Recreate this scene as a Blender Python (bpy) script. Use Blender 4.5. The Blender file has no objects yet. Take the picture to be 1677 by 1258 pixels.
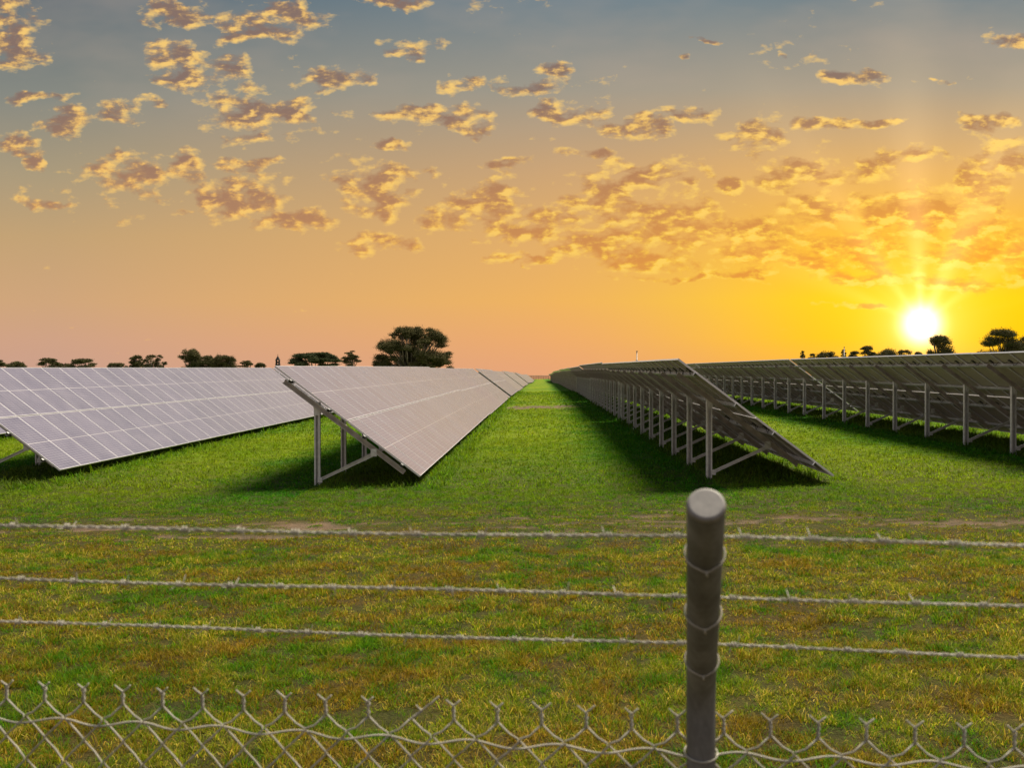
import bpy, bmesh, math, random
import numpy as np
from mathutils import Vector, Matrix

random.seed(7); np.random.seed(7)
S = bpy.context.scene
COL = S.collection

# ------------------------------------------------------------------ camera
CH = 2.40                                   # eye height above the grass
FP, YH = 1560.0, 617.0                      # focal length and horizon row measured on the photo
YAW = math.atan(47.5 / FP)
cam = bpy.data.cameras.new('camera'); co = bpy.data.objects.new('camera', cam); COL.objects.link(co)
cam.sensor_width = 36; cam.lens = FP / 1677 * 36
cam.shift_y = -(629 - YH) / 1677
cam.clip_start = 0.05; cam.clip_end = 12000
cam.dof.use_dof = True; cam.dof.focus_distance = 26; cam.dof.aperture_fstop = 8.0
co.location = (0, 0, CH); co.rotation_euler = (math.pi / 2, 0, YAW)
S.camera = co
FW = Vector((-math.sin(YAW), math.cos(YAW), 0)); RT = Vector((math.cos(YAW), math.sin(YAW), 0))
def P(px, py, d):                           # photo measurement + depth -> place in the world
    return RT * ((px - 838.5) / FP * d) + FW * d + Vector((0, 0, CH - (py - YH) / FP * d))

# ------------------------------------------------------------------ exposure, sun, sky
EXPO = 1.0
S.view_settings.view_transform = 'Standard'; S.view_settings.look = 'None'
S.view_settings.exposure = EXPO; S.view_settings.gamma = 1.0
try: S.view_settings.use_curve_mapping = False
except Exception: pass
S.render.engine = 'CYCLES'

SUN_AZ, SUN_EL = math.radians(38), math.radians(60)
sl = bpy.data.lights.new('sun', 'SUN'); sl.energy = 4.6; sl.angle = math.radians(24); sl.color = (1.0, 0.90, 0.74)
so = bpy.data.objects.new('sun', sl); COL.objects.link(so)
sd = Vector((math.sin(SUN_AZ) * math.cos(SUN_EL), math.cos(SUN_AZ) * math.cos(SUN_EL), math.sin(SUN_EL)))
so.rotation_euler = sd.to_track_quat('Z', 'Y').to_euler(); so.location = (20, 20, 40)

def s2l(c):
    return tuple((v / 255 / 12.92 if v / 255 <= 0.04045 else ((v / 255 + 0.055) / 1.055) ** 2.4) for v in c)

class NT:
    """small helper for wiring shader nodes"""
    def __init__(s, t): s.t = t; s.n = t.nodes; s.l = t.links
    def node(s, typ, **kw):
        n = s.n.new(typ)
        for k, v in kw.items(): setattr(n, k, v)
        return n
    def put(s, sock, v):
        if isinstance(v, bpy.types.NodeSocket): s.l.new(v, sock)
        elif v is not None: sock.default_value = v
    def m(s, op, a, b=None, c=None, clamp=False):
        n = s.n.new('ShaderNodeMath'); n.operation = op; n.use_clamp = clamp
        for i, v in enumerate((a, b, c)):
            if v is not None: s.put(n.inputs[i], v)
        return n.outputs[0]
    def v(s, op, a, b=None, c=None):
        n = s.n.new('ShaderNodeVectorMath'); n.operation = op
        for i, x in enumerate((a, b, c)):
            if x is not None: s.put(n.inputs[i], x)
        return n.outputs['Value'] if op in ('DOT_PRODUCT', 'LENGTH', 'DISTANCE') else n.outputs[0]
    def noise(s, vec, scale, detail=2, rough=0.5, dist=0.0, col=False):
        n = s.n.new('ShaderNodeTexNoise'); s.put(n.inputs['Vector'], vec)
        n.inputs['Scale'].default_value = scale; n.inputs['Detail'].default_value = detail
        n.inputs['Roughness'].default_value = rough; n.inputs['Distortion'].default_value = dist
        return n.outputs['Color' if col else 'Fac']
    def mr(s, v, a, b, c=0.0, d=1.0, smooth=False):
        n = s.n.new('ShaderNodeMapRange'); n.clamp = True
        if smooth: n.interpolation_type = 'SMOOTHSTEP'
        s.put(n.inputs[0], v)
        for i, x in enumerate((a, b, c, d)): n.inputs[i + 1].default_value = x
        return n.outputs[0]
    def mix(s, f, a, b, typ='MIX'):
        n = s.n.new('ShaderNodeMix'); n.data_type = 'RGBA'; n.blend_type = typ; n.clamp_factor = True
        s.put(n.inputs[0], f)
        for i, x in ((6, a), (7, b)):
            if isinstance(x, tuple): x = (*x[:3], 1.0)
            s.put(n.inputs[i], x)
        return n.outputs[2]
    def ramp(s, f, stops, interp='LINEAR'):
        n = s.n.new('ShaderNodeValToRGB'); s.put(n.inputs[0], f); e = n.color_ramp; e.interpolation = interp
        while len(e.elements) < len(stops): e.elements.new(0.5)
        for el, (p, c) in zip(e.elements, stops): el.position = p; el.color = (*c[:3], 1)
        return n.outputs[0]

W = bpy.data.worlds.new('World'); S.world = W; W.use_nodes = True
def build_world():
    W.node_tree.nodes.clear(); t = NT(W.node_tree)
    out = t.node('ShaderNodeOutputWorld'); bg = t.node('ShaderNodeBackground'); t.l.new(bg.outputs[0], out.inputs[0])
    d = t.node('ShaderNodeTexCoord').outputs['Generated']
    sp = t.node('ShaderNodeSeparateXYZ'); t.l.new(d, sp.inputs[0]); dx, dy, dz = sp.outputs
    yy = t.m('MAXIMUM', t.m('SQRT', t.m('ADD', t.m('MULTIPLY', dy, dy), 0.003)), 0.05)
    u = t.m('DIVIDE', dx, yy); v = t.m('DIVIDE', dz, yy)                    # tangents of bearing and elevation
    front = t.mr(dy, 0.05, 0.35)
    cu = t.node('ShaderNodeCombineXYZ'); t.l.new(u, cu.inputs[0]); t.l.new(v, cu.inputs[1]); p = cu.outputs[0]
    # the sun's place in the sky (bearing / elevation tangents)
    sunp = P(1508, 531, 1000) - Vector((0, 0, CH)); su, sv = sunp.x / sunp.y, sunp.z / sunp.y
    # vertical colour gradients: away from the sun, ahead, towards the sun
    k = t.mr(v, 0.0, 0.8)
    def st(lst): return [(min(1, a / 0.8), s2l(c)) for a, c in lst]
    left = t.ramp(k, st([(0, (204, 160, 140)), (.04, (208, 163, 134)), (.08, (208, 166, 124)), (.15, (196, 163, 118)), (.215, (172, 155, 124)), (.30, (136, 138, 130)), (.40, (98, 112, 120)), (.8, (70, 92, 120))]))
    mid = t.ramp(k, st([(0, (232, 165, 120)), (.04, (238, 172, 108)), (.08, (240, 180, 96)), (.15, (226, 174, 106)), (.215, (204, 164, 118)), (.30, (160, 153, 138)), (.40, (112, 130, 140)), (.8, (78, 98, 125))]))
    right = t.ramp(k, st([(0, (244, 172, 66)), (.04, (255, 196, 20)), (.08, (255, 206, 22)), (.15, (248, 186, 62)), (.215, (226, 176, 105)), (.30, (170, 158, 138)), (.40, (112, 130, 138)), (.8, (78, 98, 125))]))
    base = t.mix(t.mr(u, -0.52, 0.02), left, mid)
    base = t.mix(t.mr(u, -0.02, 0.36, smooth=True), base, right)
    # thin high haze mottling
    h = t.noise(t.v('MULTIPLY', p, (1.2, 3.0, 1)), 3.0, 4, 0.6)
    base = t.mix(t.m('MULTIPLY', t.mr(h, .45, .75), t.mr(v, .18, .34, 0, .28)), base, s2l((196, 172, 150)))
    # clouds: clusters of altocumulus, broken up by noise
    wv = t.noise(t.v('MULTIPLY', p, (1, 1.3, 1)), 13.0, 4, 0.6, col=True)
    pw = t.v('MULTIPLY_ADD', t.v('SUBTRACT', wv, (.5, .5, .5)), (.085, .04, 0), p)
    B = [(20,70,50,52),(0,20,60,30),(300,22,56,22),(440,38,100,26),(395,60,40,14),(318,112,72,34),(290,95,40,24),(545,132,52,24),(402,186,64,38),(480,188,52,14),
         (105,202,56,24),(60,160,60,9),(190,186,40,18),(250,172,24,10),(205,285,68,36),(312,270,36,28),(400,262,50,11),(400,318,80,36),(475,362,76,14),
         (25,235,42,16),(62,262,20,18),(70,335,42,9),(655,5,50,10),(680,82,50,15),(760,140,36,16),(705,188,84,20),(775,208,30,16),(870,140,52,16),(905,115,40,10),
         (925,185,66,20),(620,312,58,38),(668,280,50,16),(725,358,54,24),(800,328,60,34),(620,395,60,16),(560,292,36,10),(840,268,52,7),(862,385,64,24),
         (1000,322,58,36),(1062,280,78,20),(1095,365,82,36),(990,398,86,28),(1062,428,66,14),(1050,206,66,18),(1130,186,56,15),(1245,222,66,24),(1335,200,70,12),
         (1420,197,46,9),(1300,288,64,28),(1400,284,60,22),(1492,258,56,15),(1645,262,66,26),(1600,305,56,36),(1240,400,66,36),(1335,348,60,20),(1400,405,90,24),
         (1500,352,96,30),(1620,400,110,34),(1620,198,40,18),(1395,125,60,12),(1650,68,36,13),(1560,130,20,5),(900,350,70,16),(1180,300,30,16),(1150,60,30,4),
         (955,255,44,9),(640,235,40,7),(1270,88,12,5),(1120,88,12,5),(300,345,20,6),(1310,432,80,9),(1440,452,110,9),(1150,452,120,5),(850,428,60,8),(1390,502,40,4),(1580,462,80,10)]
    q = None
    for (bx, by, rx, ry) in B:
        w = P(bx, by, 1000) - Vector((0, 0, CH)); bu, bv = w.x / w.y, w.z / w.y
        if bx > 880 and by > 310: rx, ry = rx * 1.18, ry * 1.3
        iu, iv = FP / (rx * 1.12), FP / (ry * 1.2)
        e = t.v('MULTIPLY_ADD', pw, (iu, iv, 0), (-bu * iu, -bv * iv, 0))
        q2 = t.v('DOT_PRODUCT', e, e)
        q = q2 if q is None else t.m('MINIMUM', q, q2)
    cov = t.m('SUBTRACT', 1.0, q)
    cov = t.m('MAXIMUM', cov, -1.4)
    # generic cover for the rest of the sky (not in the photo's frame)
    gen = t.m('MULTIPLY', t.mr(v, .42, .60), t.mr(t.noise(p, 1.7, 2), .42, .6, 0, 1.1))
    cov = t.m('ADD', cov, t.m('MULTIPLY', gen, 1.0))
    ps = t.v('MULTIPLY', p, (1.0, 1.9, 1))
    n1 = t.noise(ps, 33.0, 12, 0.58, 0.12)
    tosun = t.v('NORMALIZE', t.v('SUBTRACT', (su, sv * 1.0 - .10, 0), p))
    n2 = t.noise(t.v('MULTIPLY_ADD', tosun, (.0075, .0075 * 1.9, 0), ps), 33.0, 9, 0.56, 0.12)
    D = t.m('ADD', t.m('MULTIPLY', cov, 0.60), t.m('MULTIPLY', t.m('SUBTRACT', n1, 0.525), 3.3))
    speck = t.m('MULTIPLY', t.mr(t.noise(ps, 5.0, 2), .48, .62), t.mr(v, .10, .20))
    D2 = t.m('ADD', t.m('MULTIPLY', t.m('SUBTRACT', n1, 0.635), 3.2), t.m('SUBTRACT', t.m('MULTIPLY', speck, .35), .22))
    D = t.m('MAXIMUM', D, D2)
    alpha = t.mr(D, -0.08, 0.50)
    lit = t.m('MULTIPLY', t.m('SUBTRACT', n1, n2), 6.0)
    thick = t.mr(D, 0.05, 0.85)
    tone = t.m('ADD', t.m('MULTIPLY', t.m('SUBTRACT', 1.0, thick), .72), lit, clamp=True)
    near = t.mr(u, -0.35, 0.40)
    low = t.mr(v, 0.30, 0.12)
    dark = t.mix(low, s2l((136, 112, 102)), t.mix(near, s2l((186, 134, 96)), s2l((236, 152, 50))))
    gold = t.mix(low, s2l((246, 196, 110)), t.mix(near, s2l((246, 186, 96)), s2l((255, 210, 56))))
    cc = t.ramp(tone, [(0.0, (0, 0, 0)), (0.30, (.10, .10, .10)), (0.80, (.90, .90, .90)), (1.0, (1.0, 1.0, 1.0))])
    ccol = t.mix(cc, dark, gold); ccol = t.mix(t.mr(tone, .75, 1.0, 0, .30), ccol, s2l((255, 222, 130)))
    sky = t.mix(t.m('MULTIPLY', alpha, .93), base, ccol)
    # glow, rays and disc of the low sun
    ds = t.v('SUBTRACT', p, (su, sv, 0)); r = t.v('LENGTH', ds)
    g1 = t.m('EXPONENT', t.m('MULTIPLY', r, -11.0)); g2 = t.m('EXPONENT', t.m('MULTIPLY', r, -38.0))
    sx = t.node('ShaderNodeSeparateXYZ'); t.l.new(ds, sx.inputs[0])
    ang = t.m('ARCTAN2', sx.outputs[0], t.m('ADD', sx.outputs[1], 1e-4))
    ca = t.node('ShaderNodeCombineXYZ'); t.l.new(ang, ca.inputs[0])
    rays = t.m('POWER', t.mr(t.noise(ca.outputs[0], 4.2, 3, .6), .35, .75), 1.6)
    rays = t.m('MULTIPLY', rays, t.m('MULTIPLY', t.m('EXPONENT', t.m('MULTIPLY', r, -9.0)), t.mr(v, .06, .12)))
    beams = None                                       # broad crepuscular rays
    for a0, w0, k0 in ((-.05, .12, 1.0), (.44, .15, .85), (-.60, .11, .5), (-1.15, .10, .3), (.92, .10, .4)):
        e_ = t.m('DIVIDE', t.m('SUBTRACT', ang, a0), w0)
        e_ = t.m('MULTIPLY', t.m('EXPONENT', t.m('MULTIPLY', t.m('MULTIPLY', e_, e_), -1.0)), k0)
        beams = e_ if beams is None else t.m('ADD', beams, e_)
    beams = t.m('MULTIPLY', beams, t.m('EXPONENT', t.m('MULTIPLY', r, -8.5)))
    def addc(a, f, c):
        n = t.n.new('ShaderNodeVectorMath'); n.operation = 'SCALE'; n.inputs[0].default_value = c; t.put(n.inputs['Scale'], f)
        return t.v('ADD', a, n.outputs[0])
    fr = lambda f: t.m('MULTIPLY', f, front)
    sky = addc(sky, fr(g1), (0.42, 0.20, -0.02)); sky = addc(sky, fr(g2), (.75, .50, .30))
    sky = addc(sky, fr(t.m('MULTIPLY', rays, .5)), (0.30, 0.20, 0.07))
    sky = addc(sky, fr(beams), (.42, .30, .14))
    sky = addc(sky, fr(t.m('EXPONENT', t.m('MULTIPLY', t.m('POWER', t.m('DIVIDE', r, .0185), 2.6), -1.0))), (1.6, 1.6, 1.5))
    # behind the camera: plain soft grey evening sky
    back = t.v('MULTIPLY', t.ramp(t.mr(dz, -0.1, 1.0), [(0.0, s2l((150, 128, 118))), (.12, s2l((178, 156, 150))), (.4, s2l((132, 138, 150))), (1.0, s2l((92, 110, 138)))]), (1.9, 1.8, 1.65))
    sky = t.mix(front, back, sky)
    sky = t.mix(t.mr(dz, -0.03, 0.0), s2l((70, 70, 40)), sky)
    t.put(bg.inputs[0], sky); bg.inputs[1].default_value = 1.0 / (2 ** EXPO)
build_world()
W.cycles.sampling_method = 'MANUAL'; W.cycles.sample_map_resolution = 512

# ------------------------------------------------------------------ helpers
def tag(o, label=None, cat=None, group=None, kind=None):
    if label: o['label'] = label
    if cat: o['category'] = cat
    if group: o['group'] = group
    if kind: o['kind'] = kind
    return o

def link(name, me, parent=None, loc=(0, 0, 0), rot=(0, 0, 0)):
    o = bpy.data.objects.new(name, me); COL.objects.link(o)
    o.location = loc; o.rotation_euler = rot
    if parent is not None: o.parent = parent
    return o

def npmesh(name, verts, faces, mats, col=None, smooth=False):
    """verts (n,3); faces: list of (m,k) int arrays"""
    me = bpy.data.meshes.new(name); verts = np.asarray(verts, np.float32)
    me.vertices.add(len(verts)); me.vertices.foreach_set('co', verts.ravel())
    if not isinstance(faces, list): faces = [faces]
    faces = [np.asarray(f, np.int32) for f in faces if len(f)]
    tot = np.concatenate([np.full(len(f), f.shape[1], np.int32) for f in faces])
    idx = np.concatenate([f.ravel() for f in faces])
    st = np.concatenate([[0], np.cumsum(tot)[:-1]]).astype(np.int32)
    me.loops.add(len(idx)); me.loops.foreach_set('vertex_index', idx)
    me.polygons.add(len(tot)); me.polygons.foreach_set('loop_start', st); me.polygons.foreach_set('loop_total', tot)
    if smooth: me.polygons.foreach_set('use_smooth', np.ones(len(tot), bool))
    me.update(calc_edges=True)
    for m in (mats if isinstance(mats, (list, tuple)) else [mats]): me.materials.append(m)
    if col is not None:
        a = me.color_attributes.new('tint', 'FLOAT_COLOR', 'POINT')
        c = np.ones((len(verts), 4), np.float32); c[:, :3] = col; a.data.foreach_set('color', c.ravel())
    me.validate()
    return me

class MB:
    """collects shapes into one mesh"""
    def __init__(s): s.v = []; s.f = []; s.mi = []; s.sm = []
    def add(s, vs, fs, mi=0, smooth=False):
        b = len(s.v); s.v += [tuple(x) for x in vs]
        for f in fs: s.f.append([b + i for i in f]); s.mi.append(mi); s.sm.append(smooth)
    def box(s, a, b, mi=0):
        x0, y0, z0 = a; x1, y1, z1 = b
        s.add([(x0,y0,z0),(x1,y0,z0),(x1,y1,z0),(x0,y1,z0),(x0,y0,z1),(x1,y0,z1),(x1,y1,z1),(x0,y1,z1)],
              [(0,3,2,1),(4,5,6,7),(0,1,5,4),(1,2,6,5),(2,3,7,6),(3,0,4,7)], mi)
    def bar(s, p0, p1, prof, up=(0, 0, 1), mi=0):
        """sweep a closed 2D profile (side, up) from p0 to p1"""
        p0, p1 = Vector(p0), Vector(p1); d = (p1 - p0).normalized()
        x = d.cross(Vector(up)).normalized(); y = x.cross(d)
        n = len(prof); vs = [p + x * a + y * b for p in (p0, p1) for a, b in prof]
        s.add(vs, [(i, (i + 1) % n, n + (i + 1) % n, n + i) for i in range(n)] + [tuple(range(n))[::-1], tuple(range(n, 2 * n))], mi)
    def tube(s, pts, rad, n=8, mi=0, caps=True):
        pts = [Vector(p) for p in pts]; m = len(pts)
        rad = [rad] * m if isinstance(rad, (int, float)) else rad
        ref = Vector((0, 0, 1)) if abs((pts[-1] - pts[0]).normalized().z) < .9 else Vector((0, 1, 0))
        vs = []; x = None
        for i, p in enumerate(pts):
            d = (pts[min(i + 1, m - 1)] - pts[max(i - 1, 0)]).normalized()
            x = (d.cross(ref) if x is None else (x - d * x.dot(d))).normalized(); y = d.cross(x)
            vs += [p + (x * math.cos(a) + y * math.sin(a)) * rad[i] for a in [2 * math.pi * k / n for k in range(n)]]
        fs = [(i * n + k, i * n + (k + 1) % n, (i + 1) * n + (k + 1) % n, (i + 1) * n + k) for i in range(m - 1) for k in range(n)]
        s.add(vs, fs, mi, True)
        if caps: 
            b = len(s.v) - len(vs)
            s.f += [[b + k for k in range(n)][::-1], [b + (m - 1) * n + k for k in range(n)]]; s.mi += [mi, mi]; s.sm += [False, False]
    def mesh(s, name, mats):
        me = bpy.data.meshes.new(name); me.from_pydata(s.v, [], s.f)
        for m in (mats if isinstance(mats, (list, tuple)) else [mats]): me.materials.append(m)
        me.polygons.foreach_set('material_index', s.mi); me.polygons.foreach_set('use_smooth', s.sm)
        bm = bmesh.new(); bm.from_mesh(me); bmesh.ops.recalc_face_normals(bm, faces=bm.faces); bm.to_mesh(me); bm.free()
        return me

def cprof(w, h, t, lip=0.0):
    """open C section profile: web on the left, flanges to the right"""
    p = [(-w/2, -h/2), (w/2, -h/2)]
    if lip: p += [(w/2, -h/2 + lip), (w/2 - t, -h/2 + lip), (w/2 - t, -h/2 + t)]
    else: p += [(w/2, -h/2 + t)]
    p += [(-w/2 + t, -h/2 + t), (-w/2 + t, h/2 - t)]
    if lip: p += [(w/2 - t, h/2 - t), (w/2 - t, h/2 - lip), (w/2, h/2 - lip), (w/2, h/2)]
    else: p += [(w/2, h/2 - t), (w/2, h/2)]
    return p + [(-w/2, h/2)]

# value noise in numpy
_T = np.random.RandomState(3).rand(256, 256)
def vnoise(x, y):
    xi = np.floor(x).astype(int); yi = np.floor(y).astype(int); fx = x - xi; fy = y - yi
    fx = fx * fx * (3 - 2 * fx); fy = fy * fy * (3 - 2 * fy)
    a = _T[xi & 255, yi & 255]; b = _T[(xi + 1) & 255, yi & 255]; c = _T[xi & 255, (yi + 1) & 255]; d = _T[(xi + 1) & 255, (yi + 1) & 255]
    return (a * (1 - fx) + b * fx) * (1 - fy) + (c * (1 - fx) + d * fx) * fy
def fbm(x, y, o=4):
    r = 0; a = .5; s = 0
    for i in range(o): r = r + a * vnoise(x * 2 ** i + 17.3 * i, y * 2 ** i + 5.1 * i); s += a; a *= .55
    return r / s
def sstep(a, b, x):
    t = np.clip((x - a) / (b - a), 0, 1); return t * t * (3 - 2 * t)

# ------------------------------------------------------------------ terrain shape
PY = [(-50, 0), (20, 0), (44, .24), (49, .27), (81, .5), (200, .8), (290, .42), (480, 1.1), (560, .9), (900, -4), (3000, -40), (9000, -120)]
PX = [(-4000, -6), (-60, -.3), (-20, -.05), (-11, -.02), (-5, 0), (3, .13), (12, .34), (20, .45), (60, .8), (4000, 6)]
def g(x, y):
    return np.interp(y, [a for a, b in PY], [b for a, b in PY]) + np.interp(x, [a for a, b in PX], [b for a, b in PX]) * np.clip((np.asarray(y) - 3) / 15, 0, 1)

# rows of tables: lateral place of the post line, near ends and module counts
POSTX = {'A': -4.86, 'L1': -13.40, 'L2': -21.94, 'B': 3.68, 'C': 12.22}

# ------------------------------------------------------------------ materials
def mat(name):
    m = bpy.data.materials.new(name); m.use_nodes = True; t = NT(m.node_tree)
    b = t.n['Principled BSDF']; return m, t, b
def simple(name, col, rough=.5, metal=0.0, var=.25, scale=6.0, bump=0.0):
    m, t, b = mat(name); o = t.node('ShaderNodeTexCoord').outputs['Object']
    n = t.noise(o, scale, 5, .6)
    c1 = tuple(x * (1 - var) for x in col); c2 = tuple(min(1, x * (1 + var)) for x in col)
    t.put(b.inputs['Base Color'], t.mix(t.mr(n, .3, .7), c1, c2))
    t.put(b.inputs['Roughness'], t.mr(n, .3, .7, rough * .85, min(1, rough * 1.15)))
    b.inputs['Metallic'].default_value = metal
    if bump:
        bn = t.node('ShaderNodeBump'); bn.inputs['Strength'].default_value = bump; t.put(bn.inputs['Height'], n); t.l.new(bn.outputs[0], b.inputs['Normal'])
    return m
M_galv = simple('galvanised_steel', (.50, .49, .46), .45, .35, .22, 9)
M_galv_dull = simple('weathered_galvanised_steel', (.36, .315, .26), .55, .2, .3, 5)
M_alu = simple('anodised_aluminium', (.62, .60, .60), .38, .35, .06, 3)
M_back = simple('module_backsheet', (.34, .29, .235), .6, 0, .08, 2)
M_cable = simple('black_cable', (.015, .015, .015), .5, 0, .2, 20)

def info_v(t, f):
    c = t.node('ShaderNodeCombineXYZ')
    for i in range(3): t.l.new(f, c.inputs[i])
    return c.outputs[0]
def glass_mat(name, whole_table=False):
    m, t, b = mat(name)
    o = t.node('ShaderNodeTexCoord').outputs['Object']
    sp = t.node('ShaderNodeSeparateXYZ'); t.l.new(o, sp.inputs[0]); x, y = sp.outputs[0], sp.outputs[1]
    def line(c, pitch, off, w):                       # 1 on a grid line of width w
        f = t.m('ABSOLUTE', t.m('SUBTRACT', t.m('FRACT', t.m('ADD', t.m('DIVIDE', c, pitch), off)), .5))
        return t.m('GREATER_THAN', f, .5 - w / pitch / 2)
    lw = .0085
    cells = t.m('MAXIMUM', line(x, .0783, 0, lw), line(y, .1570, 0, lw))
    bus = t.m('MULTIPLY', line(y, .157 / 3, 0, .004), .22)
    mid = t.m('LESS_THAN', t.m('ABSOLUTE', x), .0075)
    if whole_table:                                   # table-wide sheet: frames drawn as their own lines
        fx = t.m('LESS_THAN', t.m('ABSOLUTE', x), .02)
        fy = line(y, 1.012, 0, .03)
        q = t.m('LESS_THAN', t.m('ABSOLUTE', t.m('SUBTRACT', t.m('ABSOLUTE', x), .99)), .012)
        mid = t.m('MAXIMUM', q, t.m('MAXIMUM', fx, fy))
    info = t.node('ShaderNodeObjectInfo').outputs['Random']
    off = t.v('MULTIPLY', info_v(t, info), (37.0, 91.0, 13.0)); n = t.noise(t.v('ADD', o, off), 1.6, 6, .65)
    streak = t.noise(t.v('MULTIPLY', t.v('ADD', o, off), (.5, 7, 1)), 1.5, 3, .5)
    n = t.m('ADD', t.m('MULTIPLY', n, .7), t.m('MULTIPLY', streak, .3))
    cell = t.mix(info, (.058, .052, .082), (.086, .076, .112))
    cell = t.mix(t.mr(n, .35, .7, .06, .36), cell, (.26, .235, .27))      # film of dust
    c = t.mix(t.m('MAXIMUM', t.m('MULTIPLY', cells, .60), bus), cell, (.40, .36, .38))
    c = t.mix(mid, c, (.50, .46, .45))
    t.put(b.inputs['Base Color'], c)
    t.put(b.inputs['Roughness'], t.mr(n, .3, .7, .16, .28))
    b.inputs['IOR'].default_value = 1.44
    b.inputs['Specular IOR Level'].default_value = .5
    b.inputs['Sheen Weight'].default_value = 1.0; b.inputs['Sheen Roughness'].default_value = .34; b.inputs['Sheen Tint'].default_value = (.80, .74, .86, 1)
    return m
M_glass = glass_mat('photovoltaic_cells_under_glass')
M_glass_far = glass_mat('photovoltaic_sheet', True)

# ------------------------------------------------------------------ ground
def colours(x, y, rnd):
    """albedo of grass at a place; rnd = per-blade random"""
    n1 = fbm(x * .55, y * .9 + 40); n2 = fbm(x * 4.0 + 9, y * 5.0, 4); n3 = fbm(x * .13 + 3, y * .10, 3); n4 = fbm(x * 1.9 + 70, y * 3.2 + 11, 5)
    green = np.array((.056, .158, .003)); lush = np.array((.018, .140, .002)); yel = np.array((.160, .195, .005))
    straw = np.array((.42, .31, .06)); rust = np.array((.21, .088, .010))
    r2 = (rnd * 7.31) % 1; r3 = (rnd * 17.7) % 1
    fore = 1 - sstep(12.5, 18.5, y)                                     # foreground pasture is drier
    dry = sstep(.36, .60, n1 * .35 + n2 * .65 + (r2 - .5) * .22 + .03)
    dry = dry * (.30 + .70 * fore)
    # aisles: yellow-green near the low edges, deeper green towards the next post line
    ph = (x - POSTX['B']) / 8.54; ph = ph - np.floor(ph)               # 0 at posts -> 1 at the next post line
    deep_green = sstep(.62, .95, ph + (n1 - .5) * .35) * sstep(15.5, 19, y)
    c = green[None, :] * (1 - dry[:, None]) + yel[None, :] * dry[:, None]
    yellowish = sstep(.22, .42, ph) * (1 - deep_green) * sstep(16, 19, y) * (.35 + .65 * sstep(.35, .6, n3))
    c = c * (1 - .62 * yellowish[:, None]) + np.array((.19, .25, .005)) * (.62 * yellowish[:, None])
    c = c * (1 - .8 * deep_green[:, None]) + lush * (.8 * deep_green[:, None])
    st = (r3 > .76) * sstep(.40, .54, n2 * .6 + n1 * .4) * (.15 + .85 * fore)
    c = c * (1 - st[:, None]) + straw * st[:, None]
    ru = sstep(.51, .70, n4 + (r2 - .5) * .36) * .62 * (.12 + .88 * fore)
    c = c * (1 - ru[:, None]) + rust * ru[:, None]
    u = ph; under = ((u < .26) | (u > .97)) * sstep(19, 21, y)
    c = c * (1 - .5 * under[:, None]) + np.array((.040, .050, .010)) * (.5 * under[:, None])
    return c * (.30 + 1.32 * rnd[:, None])
def soil(x, y):
    """bare, scuffed soil of the vehicle track and small bald spots: 0..1"""
    n = fbm(x * .45 + 5, y * 2.2 + 3, 4); n2 = fbm(x * 2.5, y * 4.5 + 8, 3)
    band = np.exp(-((y - 14.9 - .25 * np.sin(x * .35)) / 1.15) ** 2)
    n5 = fbm(x * 4.2 + 1, y * 9.0, 3); a = sstep(.683, .745, n * .50 + n2 * .22 + n5 * .26 + band * .20)
    band2 = np.exp(-((y - 61) / 5.0) ** 2) * sstep(-3, -2, x) * (1 - sstep(1.5, 4, x))
    b = sstep(.62, .78, n2 * .6 + band2 * .5)
    band3 = np.exp(-((y - 230) / 4.0) ** 2)
    return np.clip(a * sstep(8, 12, y) * (1 - sstep(18, 19, y)) + b * (band2 > .05) + band3 * .6, 0, 1)

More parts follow.
